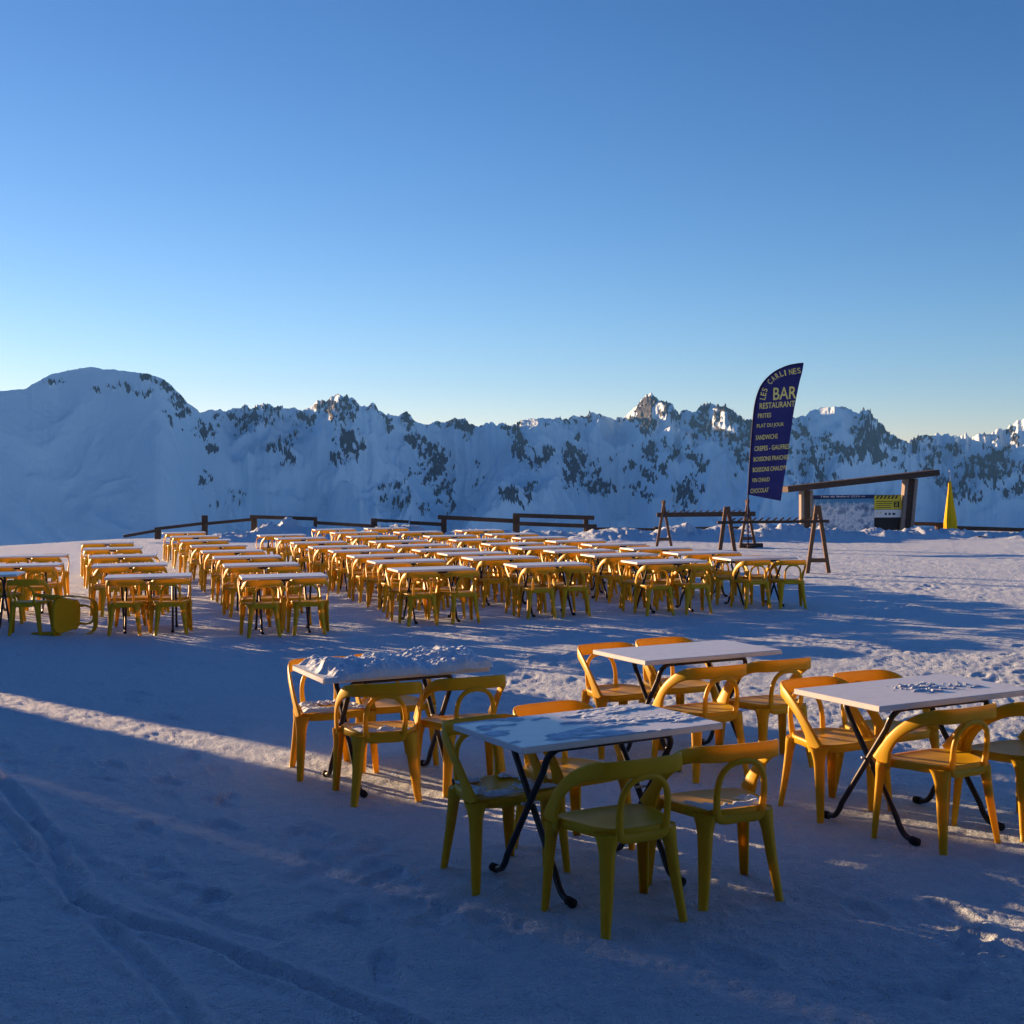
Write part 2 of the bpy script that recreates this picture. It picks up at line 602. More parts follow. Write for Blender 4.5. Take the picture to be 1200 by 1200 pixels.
def build_ground():
    rad = [0.02, 0.4, 0.8, 1.3, 1.9, 2.6, 3.3]
    r = 3.6
    while r < 56:
        rad.append(r)
        r *= 1.0062
    while r < 2600:
        rad.append(r)
        r *= 1.09
    rad = np.array(rad)
    th = np.concatenate([np.arange(-180, -60, 3.0), np.arange(-60, -27, 0.6), np.arange(-27, 27, 0.085), np.arange(27, 60, 0.6), np.arange(60, 180.1, 3.0)])
    th = np.radians(th)
    rr, tt = np.meshgrid(rad, th, indexing='ij')
    x, y = rr * np.sin(tt), rr * np.cos(tt)
    z = ground_h(x, y)
    P = np.stack([x, y, z], -1)
    me = grid_mesh('snow_ground', P[:, ::-1])
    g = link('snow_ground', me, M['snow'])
    g['kind'] = 'structure'
    return g


build_ground()

# ------------------------------------------------------------------ mountains
SKY_PX = [(-700, 470), (-520, 500), (-380, 486), (-250, 498), (-140, 470), (-60, 466), (0, 458), (30, 456), (45, 446), (65, 437), (102, 430), (120, 432), (155, 436), (175, 438), (190, 443), (205, 455),
          (220, 472), (234, 482), (262, 481), (285, 477), (300, 475), (331, 477), (350, 480), (365, 476), (385, 465), (398, 463), (412, 468), (425, 475),
          (437, 473), (450, 484), (465, 487), (477, 481), (488, 496), (505, 496), (520, 495), (535, 489), (545, 491), (556, 499), (575, 496), (590, 495),
          (600, 500), (612, 490), (625, 491), (640, 489), (660, 491), (672, 487), (686, 489), (690, 484), (705, 487), (722, 491), (735, 487), (750, 470),
          (763, 460), (772, 470), (785, 472), (795, 482), (805, 482), (812, 485), (825, 473), (835, 474), (850, 474), (865, 488), (878, 492), (925, 491),
          (945, 486), (960, 478), (985, 478), (1000, 482), (1007, 486), (1017, 480), (1030, 497), (1045, 510), (1055, 516), (1065, 520), (1078, 510),
          (1090, 508), (1110, 510), (1135, 512), (1150, 510), (1170, 505), (1185, 500), (1200, 492), (1260, 470), (1340, 480), (1450, 500), (1600, 470), (1800, 480), (2000, 500)]
# rock bands and crags: centre x, y, half width, half height, strength (all in photo pixels, turned into azimuth and elevation)
ROCK_PX = [(758, 480, 26, 15, 1.1), (840, 488, 28, 15, 1.1), (1018, 515, 20, 24, 1.15), (992, 530, 22, 11, 1.0), (1160, 550, 24, 18, 1.05), (300, 488, 30, 9, .8), (395, 478, 24, 10, .85), (512, 548, 16, 22, 1.0), (672, 548, 14, 22, 1.0), (62, 450, 10, 4, .8), (175, 440, 14, 6, .7), (195, 455, 8, 10, .95), (207, 470, 14, 10, 1), (215, 487, 10, 14, .9), (240, 508, 14, 10, .8), (248, 528, 8, 8, 1), (150, 456, 30, 4, .6), (172, 463, 9, 5, .8), (112, 455, 8, 4, .7),
           (240, 562, 10, 8, .6), (278, 583, 8, 7, .8), (255, 594, 10, 4, .7), (262, 488, 8, 10, .8), (285, 492, 10, 14, .9), (300, 485, 10, 12, .7), (320, 480, 10, 8, .8), (298, 497, 10, 10, .6),
           (362, 492, 12, 8, .9), (395, 485, 9, 14, .9), (380, 473, 14, 8, .9), (412, 478, 10, 12, .8), (318, 527, 8, 6, 1), (330, 526, 9, 8, 1), (345, 515, 5, 16, .8), (338, 540, 6, 8, .8), (405, 520, 13, 13, 1.15), (392, 537, 8, 10, 1), (412, 528, 14, 10, 1),
           (440, 478, 12, 8, .8), (477, 490, 11, 10, 1.15), (455, 498, 8, 8, .7), (485, 518, 12, 8, 1), (500, 530, 9, 10, 1.1), (515, 540, 12, 14, 1.05), (522, 551, 7, 7, 1), (503, 558, 9, 14, .95), (518, 575, 12, 12, .9), (528, 592, 6, 10, .8),
           (465, 572, 12, 6, .8), (470, 590, 12, 8, .9), (447, 590, 8, 8, .7), (493, 597, 6, 6, .8), (452, 575, 10, 6, .6), (485, 557, 5, 4, .8), (535, 495, 10, 8, 1), (548, 500, 9, 10, 1), (592, 500, 7, 8, .9), (608, 522, 9, 12, 1.15), (612, 535, 6, 8, .9), (604, 507, 5, 10, .9),
           (628, 540, 7, 11, 1.15), (639, 531, 7, 8, 1.1), (600, 583, 14, 9, 1), (622, 572, 8, 6, .9), (618, 587, 8, 6, .8), (560, 568, 5, 6, .7), (562, 548, 4, 6, .7), (677, 514, 6, 5, 1.1), (668, 533, 7, 9, 1.15), (682, 536, 6, 10, 1), (670, 555, 10, 14, 1.1), (695, 558, 6, 14, .9), (705, 572, 11, 9, 1.1), (688, 567, 6, 6, .8),
           (668, 492, 6, 6, .8), (688, 495, 5, 10, .9), (640, 500, 5, 3, .7), (757, 475, 16, 10, 1.1), (745, 488, 12, 8, .9), (775, 482, 16, 10, .95), (760, 497, 14, 10, .8), (735, 490, 8, 5, .9), (790, 490, 8, 10, .8), (770, 515, 12, 10, .85), (762, 528, 10, 9, 1.1), (740, 550, 7, 6, 1), (752, 553, 8, 6, 1), (763, 558, 7, 9, .9), (718, 540, 5, 5, .6),
           (722, 575, 6, 4, .7), (735, 572, 7, 4, .8), (753, 577, 10, 8, 1), (805, 577, 15, 13, 1.2), (795, 582, 8, 8, 1.1), (775, 547, 10, 8, .9), (790, 530, 10, 12, .8), (808, 525, 9, 10, .8), (822, 545, 8, 10, 1), (830, 485, 14, 10, 1.1), (845, 482, 14, 10, 1.1), (820, 500, 12, 12, 1), (838, 505, 14, 12, .9), (860, 492, 12, 10, 1), (850, 515, 12, 8, .8), (872, 515, 10, 12, 1.05), (868, 535, 8, 8, .9), (870, 555, 9, 8, .8),
           (878, 500, 10, 10, 1), (893, 530, 12, 10, .9), (925, 520, 8, 12, .8), (940, 510, 8, 12, .7), (953, 525, 12, 8, .9), (970, 515, 14, 8, .8), (985, 525, 12, 8, .9), (995, 535, 12, 10, 1), (1010, 515, 10, 20, 1.1), (1018, 528, 14, 14, 1.2), (1030, 535, 14, 10, 1.1), (1015, 490, 8, 10, 1.1), (1035, 512, 8, 14, 1), (1050, 522, 10, 10, .8), (955, 545, 12, 8, .9), (960, 560, 10, 8, .9), (935, 560, 8, 8, .6), (978, 562, 8, 6, .6),
           (1060, 525, 6, 8, .7), (1085, 513, 12, 5, 1), (1072, 522, 6, 8, 1), (1093, 535, 8, 10, .9), (1115, 530, 10, 5, 1), (1152, 545, 10, 14, 1.1), (1165, 540, 10, 12, 1.1), (1175, 552, 12, 10, .9), (1160, 560, 12, 8, .9), (1130, 572, 10, 12, 1), (1105, 570, 8, 8, 1), (1140, 585, 10, 10, .9), (1115, 585, 8, 8, .8), (1190, 512, 10, 10, .9), (1180, 528, 10, 6, .7), (1190, 575, 12, 8, .9), (1205, 555, 10, 12, 1), (1160, 515, 8, 5, .8), (1055, 545, 7, 9, .6), (1085, 555, 8, 8, .7)]


def build_mountains():
    nth = np.concatenate([np.linspace(-0.95, -0.47, 120), np.linspace(-0.469, 0.469, 1250), np.linspace(0.47, 0.95, 120)])
    # skyline as (azimuth, tan elevation)
    az, te = [], []
    for p in SKY_PX:
        d = ray(*p)
        az.append(math.atan2(d.x, d.y))
        te.append(d.z / math.hypot(d.x, d.y))
    te_s = np.interp(nth, az, te)
    # crest distance: the smooth left dome stands nearer than the jagged range
    left = 1 - sstep(-.27, -.20, nth)
    Rc = 4700 + 350 * fbm(nth * 6, nth * 0 + 1.5, 3) - 1300 * left
    jag = (1 - .85 * left)
    te_m = np.convolve(np.pad(te_s, 6, 'edge'), np.ones(13) / 13, 'valid')
    te_s = te_s + (te_m - te_s) * .8 * left
    te_t = te_s + (jag + .12) * 0.0019 * fbm(nth * 160, nth * 0 + 4.2, 4, .6)
    # rows: t = 0 valley ... 1 crest ... >1 behind
    t = np.concatenate([np.linspace(0, .30, 14), np.linspace(.315, 1.0, 300), np.linspace(1.008, 1.45, 26)])
    T, TH = np.meshgrid(t, nth, indexing='ij')
    RC = np.broadcast_to(Rc, T.shape)
    crest = te_t[None, :] * RC + CAM_H
    base_z = -620.0
    run = 2000.0 + 0 * RC
    Rr = RC - run + run * T
    X, Y = Rr * np.sin(TH), Rr * np.cos(TH)
    prof = np.where(T <= 1, T ** 1.45, 1 - (T - 1) * 1.3)
    Z = base_z + (crest - base_z) * prof
    # spurs and gullies running down the face
    s = TH * RC
    wx = X + 180 * fbm(X / 700, Y / 700 + 8, 3)
    wy = Y + 180 * fbm(X / 700 + 21, Y / 700, 3)
    big = ridged(wx / 620, wy / 1050 + 3, 5, .52) - 1.0
    fine = ridged(wx / 130 + 7, wy / 210, 4, .55) - 1.0
    env = np.exp(-((T - .62) / .33) ** 2)
    smoothL = 1 - .78 * left[None, :]
    Z = Z + smoothL * (165 * env * big + (12 * env + 4) * fine)
    # make the skyline sit where the photograph has it
    el = (Z - CAM_H) / Rr
    mx = el.max(0)
    dl = te_t - mx
    wgt = np.exp(-((T - 1.0) / .22) ** 2)
    dls = np.convolve(np.pad(dl, 30, 'edge'), np.ones(61) / 61, 'valid')
    Z = Z + wgt * dls[None, :] * Rr
    dl2 = te_t - ((Z - CAM_H) / Rr).max(0)
    Z = Z + np.exp(-((T - 1.0) / .05) ** 2) * dl2[None, :] * Rr
    for _ in range(3):
        el = (Z - CAM_H) / Rr
        over = np.maximum(0, el - te_t[None, :])
        Z = Z - over * Rr
    # short spurs whose left flanks catch the low sun
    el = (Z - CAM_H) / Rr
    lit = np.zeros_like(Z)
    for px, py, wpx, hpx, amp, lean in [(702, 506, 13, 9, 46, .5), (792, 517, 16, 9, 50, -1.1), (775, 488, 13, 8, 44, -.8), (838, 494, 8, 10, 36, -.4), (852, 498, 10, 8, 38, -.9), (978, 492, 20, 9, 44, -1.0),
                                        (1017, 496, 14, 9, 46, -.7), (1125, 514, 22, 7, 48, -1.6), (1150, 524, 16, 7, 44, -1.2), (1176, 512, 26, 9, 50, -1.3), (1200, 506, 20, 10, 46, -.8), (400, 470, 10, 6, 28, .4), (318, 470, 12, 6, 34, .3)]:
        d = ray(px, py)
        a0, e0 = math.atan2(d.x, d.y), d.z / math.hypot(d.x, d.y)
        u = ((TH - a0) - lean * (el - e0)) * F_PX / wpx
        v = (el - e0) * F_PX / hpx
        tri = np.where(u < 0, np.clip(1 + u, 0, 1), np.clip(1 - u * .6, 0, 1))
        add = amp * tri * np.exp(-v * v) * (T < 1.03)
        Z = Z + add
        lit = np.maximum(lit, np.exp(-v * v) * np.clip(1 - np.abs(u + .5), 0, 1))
    el = (Z - CAM_H) / Rr
    Z = Z - np.maximum(0, el - te_t[None, :] - .0006) * Rr
    # rock mask in (azimuth, elevation)
    el = (Z - CAM_H) / Rr
    rock = np.zeros_like(Z)
    wa = TH + .004 * fbm(TH * 70, el * 70, 4, .6)
    we = el + .004 * fbm(TH * 70 + 9, el * 70 + 3, 4, .6)
    for px, py, rx, ry, st in ROCK_PX:
        d = ray(px, py)
        a0, e0 = math.atan2(d.x, d.y), d.z / math.hypot(d.x, d.y)
        q = ((wa - a0) * F_PX / rx / 1.05) ** 2 + ((we - e0) * F_PX / ry / 1.05) ** 2
        rock = np.maximum(rock, st * np.exp(-q * .8))
    streak = fbm(TH * 300 + 110 * el * np.sin(TH * 37) + .8 * fbm(TH * 60, el * 60, 2), el * 80, 5, .62)
    fineM = fbm(TH * 260 + 4, el * 240, 5, .65)
    gate = sstep(.06, .30, rock)
    ribs = sstep(.72, .95, ridged(TH * 34 + .35 * fbm(TH * 20, el * 20, 3), el * 16 + 4, 4, .55) / 1.9) * sstep(-.015, .02, el) * jag[None, :]
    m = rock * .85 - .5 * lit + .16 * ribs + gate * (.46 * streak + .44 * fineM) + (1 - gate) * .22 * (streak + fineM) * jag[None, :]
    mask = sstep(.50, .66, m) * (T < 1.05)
    crestM = sstep(.93, 1.0, T) * (T < 1.1) * jag[None, :] * sstep(.0, .25, fbm(nth * 45, nth * 0, 3) + .05)[None, :] * sstep(-.1, .2, fineM)
    mask = np.maximum(mask, crestM * .6)
    crag = ridged(TH * 420, el * 260, 4, .6) - 1.0
    Z = Z + mask * (12 * crag + 8) * (T < .99)
    P = np.stack([X, Y, Z], -1)
    me = grid_mesh('mountain_range', P[:, ::-1])
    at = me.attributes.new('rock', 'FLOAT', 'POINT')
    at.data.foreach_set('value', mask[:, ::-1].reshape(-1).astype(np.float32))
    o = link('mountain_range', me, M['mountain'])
    o['kind'] = 'structure'


build_mountains()


# ------------------------------------------------------------------ chair
def chair_parts():
    parts = []
    pl = M['plastic']
    # seat: dished plate with a rolled rim
    nu, rings = 40, [0.0, .15, .3, .45, .6, .72, .83, .92, .97, 1.0]
    def outline(a):
        ca, sa = math.cos(a), math.sin(a)
        p = 3.6
        r = (abs(ca) ** p + abs(sa) ** p) ** (-1 / p)
        y = sa * r * .205 + .005
        w = .208 + .042 * (y / .205)
        return ca * r * w, y
    vs, fs = [(0, 0, .420)], []
    for k, q in enumerate(rings[1:]):
        for i in range(nu):
            x, y = outline(2 * math.pi * i / nu)
            z = .420 + .016 * q ** 4 - .010 * max(0, y) / .2 * q * q + (.0 if q < .99 else -.002)
            vs.append((x * q, y * q, z))
    for i in range(nu):
        fs.append((0, 1 + i, 1 + (i + 1) % nu))
    for k in range(len(rings) - 2):
        for i in range(nu):
            a, b = 1 + k * nu + i, 1 + k * nu + (i + 1) % nu
            fs.append((a, a + nu, b + nu, b))
    base = 1 + (len(rings) - 2) * nu
    for dz, sc in ((-.010, 1.012), (-.042, 1.0), (-.044, .97), (-.014, .955)):
        b0 = len(vs)
        for i in range(nu):
            x, y, z = vs[base + i]
            x0, y0 = outline(2 * math.pi * i / nu)
            vs.append((x0 * sc, y0 * sc, z + dz))
        prev = b0 - nu if b0 - nu > base else base
        for i in range(nu):
            j = (i + 1) % nu
            fs.append((prev + i, b0 + i, b0 + j, prev + j))
    fs.append(tuple(len(vs) - nu + i for i in range(nu))[::-1])
    parts.append(('seat', MB().add(vs, fs).mesh('chair_seat', pl, True)))

    def leg(sx, front):
        if front:
            P = [(.216, .150, .412), (.230, .160, .385), (.236, .168, .33), (.244, .180, .20), (.256, .196, .0)]
            W = [.115, .084, .060, .050, .037]
        else:
            P = [(.140, -.148, .415), (.150, -.160, .385), (.158, -.170, .33), (.170, -.186, .20), (.194, -.212, .0)]
            W = [.115, .088, .064, .054, .039]
        pts = catmull([(sx * x, y, z) for x, y, z in P], 4)
        ws = np.interp(np.linspace(0, 4, len(pts)), range(5), W)
        out = Vector((sx, 1 if front else -1, 0)).normalized()
        side = Vector((0, 0, 1)).cross(out)
        # a channel section, open towards the inside of the chair
        prof = [(-.50, -.42), (-.50, .18), (-.36, .42), (0, .50), (.36, .42), (.50, .18), (.50, -.42), (.38, -.42), (.36, .10), (0, .30), (-.36, .10), (-.38, -.42)]
        prof = [(a, b) for a, b in prof]
        V, Fc, n = [], [], len(prof)
        for p, w in zip(pts, ws):
            for a, b in prof:
                V.append(Vector(p) + side * (a * w) + out * (b * w * .82))
        for i in range(len(pts) - 1):
            for k in range(n):
                Fc.append((i * n + k, i * n + (k + 1) % n, (i + 1) * n + (k + 1) % n, (i + 1) * n + k))
        e = (len(pts) - 1) * n
        for o_, rev in ((0, False), (e, True)):
            for q in ((0, 1, 8, 11), (1, 2, 9, 8), (2, 3, 9, 8)[:0] or (2, 3, 9), (3, 4, 9), (4, 5, 8 - 0, 9)[:0] or (4, 5, 9), (5, 6, 7, 9)[:0] or (5, 6, 7)):
                Fc.append(tuple(o_ + k for k in (q[::-1] if rev else q)))
        return MB().add(V, Fc).mesh('chair_leg', pl, True)
    for fr in (True, False):
        for sx in (-1, 1):
            parts.append(('leg', leg(sx, fr)))
    # wrap-around back band that drops into the arms
    half = [(0, -.234, .688), (.098, -.232, .688), (.172, -.214, .687), (.212, -.165, .680), (.234, -.098, .656), (.248, -.020, .612), (.255, .050, .556), (.254, .105, .490), (.246, .150, .405)]
    wid = [.078, .078, .077, .073, .066, .060, .060, .072, .125]
    thk = [.014, .014, .015, .016, .017, .018, .019, .020, .024]
    refs = [(0, -.08, 1), (.02, -.08, 1), (.05, -.02, 1), (.06, .15, 1), (.05, .4, 1), (.04, .7, 1), (.02, .9, .8), (0, 1, .4), (0, 1, 0)]
    k = 6
    hp = catmull(half, k)
    ip = np.linspace(0, 8, len(hp))
    hw, ht = np.interp(ip, range(9), wid), np.interp(ip, range(9), thk)
    hr = np.array([np.interp(ip, range(9), [r_[c] for r_ in refs]) for c in range(3)]).T
    split = 3 * k + 2
    mir = np.array([-1, 1, 1])
    bp = [p * mir for p in hp[1:split + 1]][::-1] + hp[:split + 1]
    bu = [p * mir for p in hr[1:split + 1]][::-1] + list(hr[:split + 1])
    bw = list(hw[1:split + 1][::-1]) + list(hw[:split + 1])
    bt = list(ht[1:split + 1][::-1]) + list(ht[:split + 1])
    parts.append(('backrest', MB().sweep(bp, bu, bw, bt, 10, False).mesh('chair_backrest', pl, True)))
    for sx in (-1, 1):
        mm = np.array([sx, 1, 1])
        pts = [p * mm for p in hp[split:]]
        parts.append(('armrest', MB().sweep(pts, [p * mm for p in hr[split:]], list(hw[split:]), list(ht[split:]), 10, False).mesh('chair_armrest', pl, True)))
    hoop = [(0, -.192, .392), (-.080, -.193, .392), (-.108, -.195, .408), (-.116, -.203, .465), (-.116, -.212, .535), (-.098, -.222, .600), (-.055, -.230, .640), (0, -.232, .652)]
    hpts = catmull(hoop, 4)
    hpts = hpts + [p * mir for p in hpts[1:-1]][::-1]
    hpts.append(hpts[0].copy())
    nh = len(hpts)
    ups = [(p[0], 0, (p[2] - .52)) for p in hpts]
    wsh = [float(np.interp(p[2], [.39, .42, .5, .62, .65], [.046, .036, .028, .026, .030])) for p in hpts]
    parts.append(('back_hoop', MB().sweep(hpts, ups, wsh, [.024] * nh, 10, False).mesh('chair_back_hoop', pl, True)))
    return parts


CHAIR = chair_parts()


def place(kind_name, parts, loc, rz, label, cat, group=None, matrix=None):
    e = empty(kind_name, loc, rz)
    if matrix is not None:
        e.matrix_world = matrix
    tag(e, label, cat, group)
    prev = None
    for nm, me in parts:
        o = bpy.data.objects.new(nm, me)
        COL.objects.link(o)
        o.parent = prev if nm == 'foot_cap' else e      # the rubber foot belongs to the leg before it
        prev = o
    return e


# ------------------------------------------------------------------ table
TW, TD, TH_ = 1.08, 0.66, 0.73


def table_parts():
    parts = [('tabletop', MB().box((0, 0, TH_ - .015), (TW, TD, .030), None, .004).mesh('tabletop', M['top']))]
    r = .0155

    def frame(lx, s):          # s = -1: top bar on the near side, feet on the far side
        zt, yt = .680, .215 * s
        out = []
        for sx in (-1, 1):
            c = [(sx * (lx - .075), yt, zt), (sx * (lx - .03), yt, zt - .005), (sx * lx, yt - .022 * s, zt - .045), (sx * lx, yt - .06 * s, zt - .11)]
            b = [(sx * lx, -.185 * s, .115), (sx * lx, -.210 * s, .070), (sx * lx, -.245 * s, .036), (sx * lx, -.300 * s, .022)]
            out.append(('leg', MB().tube(catmull(c, 4) + catmull(b, 4), r, 10).mesh('table_leg', M['tube'], True)))
            out.append(('foot_cap', MB().tube([(sx * lx, -.290 * s, .0235), (sx * lx, -.335 * s, .0215), (sx * lx, -.340 * s, .0215)], [.021, .021, .016], 10).mesh('foot_cap', M['rubber'], True)))
        out.append(('top_bar', MB().tube([(-lx + .076, yt, zt), (0, yt, zt), (lx - .076, yt, zt)], r, 10).mesh('top_bar', M['tube'], True)))
        return out
    parts += frame(.335, -1) + frame(.295, 1)
    for sx in (-1, 1):
        parts.append(('pivot_bolt', MB().tube([(sx * .272, 0, .395), (sx * .360, 0, .395)], .007, 8).mesh('pivot_bolt', M['metal'], True)))
        parts.append(('mounting_rail', MB().box((sx * .25, 0, TH_ - .0365), (.03, .50, .012), None, .002).mesh('mounting_rail', M['tube'])))
    return parts


TABLE = table_parts()
GT, GC = 'folding tables of the terrace', 'yellow chairs of the terrace'


def local(c, yaw, lx, ly):
    return (c[0] + math.cos(yaw) * lx - math.sin(yaw) * ly, c[1] + math.sin(yaw) * lx + math.cos(yaw) * ly)


def put_table(c, yaw, label):
    return place('folding_table', TABLE, (c[0], c[1], gz(*c) - .004), yaw, label, 'table', GT)


def put_chair(c, yaw, lx, ly, dyaw, label):
    x, y = local(c, yaw, lx, ly)
    return place('plastic_armchair', CHAIR, (x, y, gz(x, y) - .012), yaw + dyaw, label, 'chair', GC)


PI = math.pi
NEAR = [
    ((0.343, 6.059), .511, 'white folding table in full shade, its top streaked with thin patches of frost',
     [(-.17, -.50, -.04, 'shaded yellow armchair seen from behind beside the crossed legs of the frosted table'),
      (.39, -.47, -.15, 'shaded yellow armchair with snow on its seat back at the frosted table'),
      (-.31, .30, PI + .06, 'shaded yellow armchair on the far side of the frosted table at its left end'),
      (.16, .44, PI + .03, 'yellow armchair whose backrest alone shows above the frosted table top')]),
    ((-0.777, 8.15), .443, 'white folding table heaped with snow, its left end lit white by the sun',
     [(-.19, -.34, -.2, 'olive shaded yellow armchair seen from behind in front of the snow heaped table'),
      (.34, -.36, -.05, 'yellow armchair with orange sunlit edges in front of the snow heaped table right end'),
      (-.27, .44, PI + .0, 'orange lit yellow armchair behind the sunlit left end of the snow heaped table'),
      (.17, .48, PI - .05, 'yellow armchair whose orange backrest alone shows above the snow heap')]),
    ((1.165, 8.688), .465, 'clean white folding table with bright sunlit end, behind the frosted table',
     [(-.17, -.42, -.03, 'yellow armchair seen from behind at the clean white table, directly behind the frosted table'),
      (.36, -.40, -.05, 'yellow armchair at the clean white table with a bright sun spot on its armrest'),
      (-.27, .46, PI + .02, 'yellow armchair behind the sunlit left end of the clean white table'),
      (.23, .50, PI - .02, 'yellow armchair whose orange backrest shows above the clean white table top')]),
    ((2.144, 6.948), .470, 'white folding table with a cream sunlit end and crumbs of snow on top',
     [(-.11, -.29, .03, 'yellow armchair with sunlit arm seen from behind at the table with snow crumbs'),
      (.42, -.32, .03, 'yellow armchair cut by the picture edge at the table with snow crumbs'),
      (-.16, .47, PI + .02, 'yellow armchair facing out behind the cream lit end of the table with snow crumbs'),
      (.27, .52, PI - .03, 'yellow armchair behind the table with snow crumbs, only its orange backrest showing')]),
]
NEAR_TABLES, NEAR_CHAIRS = [], []
for c, yaw, lab, chs in NEAR:
    NEAR_TABLES.append(put_table(c, yaw, lab))
    for lx, ly, dy, cl in chs:
        NEAR_CHAIRS.append(put_chair(c, yaw, lx, ly, dy, cl))

# long rows towards the fence: left far corner of each top as seen, smoothed along each row
COLS = {
    'B': ([(126, 673), (106, 661), (111, 650.5), (100, 641)], 5, 'row beside the tipped chair'),
    'C': ([(280, 672.5), (258.7, 659.5), (250, 651), (235, 644.5), (222.5, 639), (211, 632)], 8, 'row second from the tipped chair'),
    'D': ([(453.7, 665), (430, 655), (406, 649.5), (385, 643.5), (360, 639.5), (339, 635), (322, 630)], 8, 'row third from the tipped chair'),
    'E': ([(590, 660), (535.7, 651.7), (511, 646), (482, 642.6), (452, 638.3), (435, 634), (405, 627.5), (387.5, 624), (364.5, 620)], 9, 'row third from the ski racks'),
    'F': ([(727.5, 657), (680, 648), (632, 643.3), (594, 640), (564, 636.5), (525, 631.5), (500, 628), (463, 623.5), (424, 618.5)], 9, 'row second from the ski racks'),
    'G': ([(835, 652.5), (776, 646), (725, 640), (680, 636.5), (639, 633), (599, 629), (570, 625.5), (533, 620.5)], 8, 'row beside the ski racks'),
}
rj = random.Random(11)
for key, (pts, n, where) in COLS.items():
    yaw = {'B': .24, 'C': .28, 'D': .30, 'E': .305, 'F': .29, 'G': .27}[key]
    W = np.array([on_z(px, py, TH_)[:2] for px, py in pts])
    idx = np.arange(len(pts))
    deg = 2 if len(pts) > 4 else 1
    fx, fy = np.polyfit(idx, W[:, 0], deg), np.polyfit(idx, W[:, 1], deg)
    for i in range(n):
        if i < len(pts):
            x = .5 * np.polyval(fx, i) + .5 * W[i, 0]
            y = .5 * np.polyval(fy, i) + .5 * W[i, 1]
        else:
            x = np.polyval(fx, i)
            y = np.polyval(fy, i)
        if i == 0:
            x, y = W[0]
        yw = yaw + rj.uniform(-.035, .035)
        cx = x + math.cos(yw) * TW / 2 + math.sin(yw) * TD / 2
        cy = y + math.sin(yw) * TW / 2 - math.cos(yw) * TD / 2
        nth = ['first', 'second', 'third', 'fourth', 'fifth', 'sixth', 'seventh', 'eighth', 'ninth'][i]
        tl = 'white folding table, %s from the open snow, %s' % (nth, where)
        put_table((cx, cy), yw, tl)
        for lx, ly, dy in ((-.27, -.40, 0), (.27, -.40, 0), (-.27, .40, PI), (.27, .40, PI)):
            put_chair((cx, cy), yw, lx + rj.uniform(-.04, .04), ly + rj.uniform(-.08, .06), dy + rj.gauss(0, .10),
                      'yellow armchair, %s side of the %s table, %s' % ('open snow' if ly < 0 else 'fence', nth, where))

# the row cut by the picture edge, with a tipped chair beside it
for i, (rx, ry) in enumerate([(20, 672.5), (68, 662), (75, 650.5)]):
    p = on_z(rx, ry, TH_)
    yw = .20
    cx = p.x - math.cos(yw) * TW / 2 - math.sin(yw) * TD / 2
    cy = p.y - math.sin(yw) * TW / 2 + math.cos(yw) * TD / 2
    put_table((cx, cy), yw, 'white folding table cut by the picture edge beside the tipped over chair' if i == 0 else 'white folding table %s in the short row behind the tipped chair' % ('second' if i == 1 else 'third'))
    for lx, ly, dy in ((-.27, -.40, 0), (.27, -.40, 0), (-.27, .40, PI), (.27, .40, PI)):
        if i == 0 and lx > 0 and ly < 0:
            continue
        put_chair((cx, cy), yw, lx, ly, dy + rj.uniform(-.1, .1), 'yellow armchair, %s side of the %s table, short row behind the tipped chair' % ('open snow' if ly < 0 else 'fence', ('first', 'second', 'third')[i]))
p = on_z(34, 743)
place('plastic_armchair', CHAIR, (p.x, p.y, gz(p.x, p.y) - .006), .12, 'yellow armchair standing upright right next to the tipped over chair', 'chair', GC)
# tipped chair: lies on its side, back band to the right
fv, uv = Vector((-.53, -.85, .03)).normalized(), Vector((.85, -.53, -.02)).normalized()
uv = (uv - fv * uv.dot(fv)).normalized()
xv = fv.cross(uv)
mt = Matrix((xv, fv, uv)).transposed().to_4x4()
mt.translation = Vector((-6.06, 16.78, gz(-5.8, 16.6) + .250))
place('plastic_armchair', CHAIR, (0, 0, 0), 0, 'yellow armchair tipped over on its side on the snow', 'chair', GC, mt)


# ------------------------------------------------------------------ snow lying on tables
def snow_on_table(tb, name, label, fn, z0, x0=-TW / 2 + .006, x1=TW / 2 - .006, y0=-TD / 2 + .006, y1=TD / 2 - .006, nx=150, ny=90, drop=0.0):
    xs, ys = np.linspace(x0, x1, nx), np.linspace(y0, y1, ny)
    X, Y = np.meshgrid(xs, ys, indexing='xy')
    H = fn(X, Y)
    keep = H > 0.0006
    vid = -np.ones(H.shape, int)
    V, Fc = [], []
    q = keep[:-1, :-1] | keep[1:, :-1] | keep[:-1, 1:] | keep[1:, 1:]
    for j, i in zip(*np.nonzero(q)):
        f = []
        for a, b in ((j, i), (j, i + 1), (j + 1, i + 1), (j + 1, i)):
            if vid[a, b] < 0:
                vid[a, b] = len(V)
                V.append((X[a, b], Y[a, b], z0 + max(H[a, b], -.0005) - (drop if a in (0, ny - 1) or b == nx - 1 else 0)))
            f.append(vid[a, b])
        Fc.append(tuple(f))
    me = mesh_from(name, V, Fc, True)
    o = link(name, me, M['loose_snow'])
    o.location, o.rotation_euler = tb.location, tb.rotation_euler
    tag(o, label, 'snow')
    return o


def edge(X, Y, m=.03):
    return np.clip(np.minimum(TW / 2 - np.abs(X), TD / 2 - np.abs(Y)) / m, 0, 1)


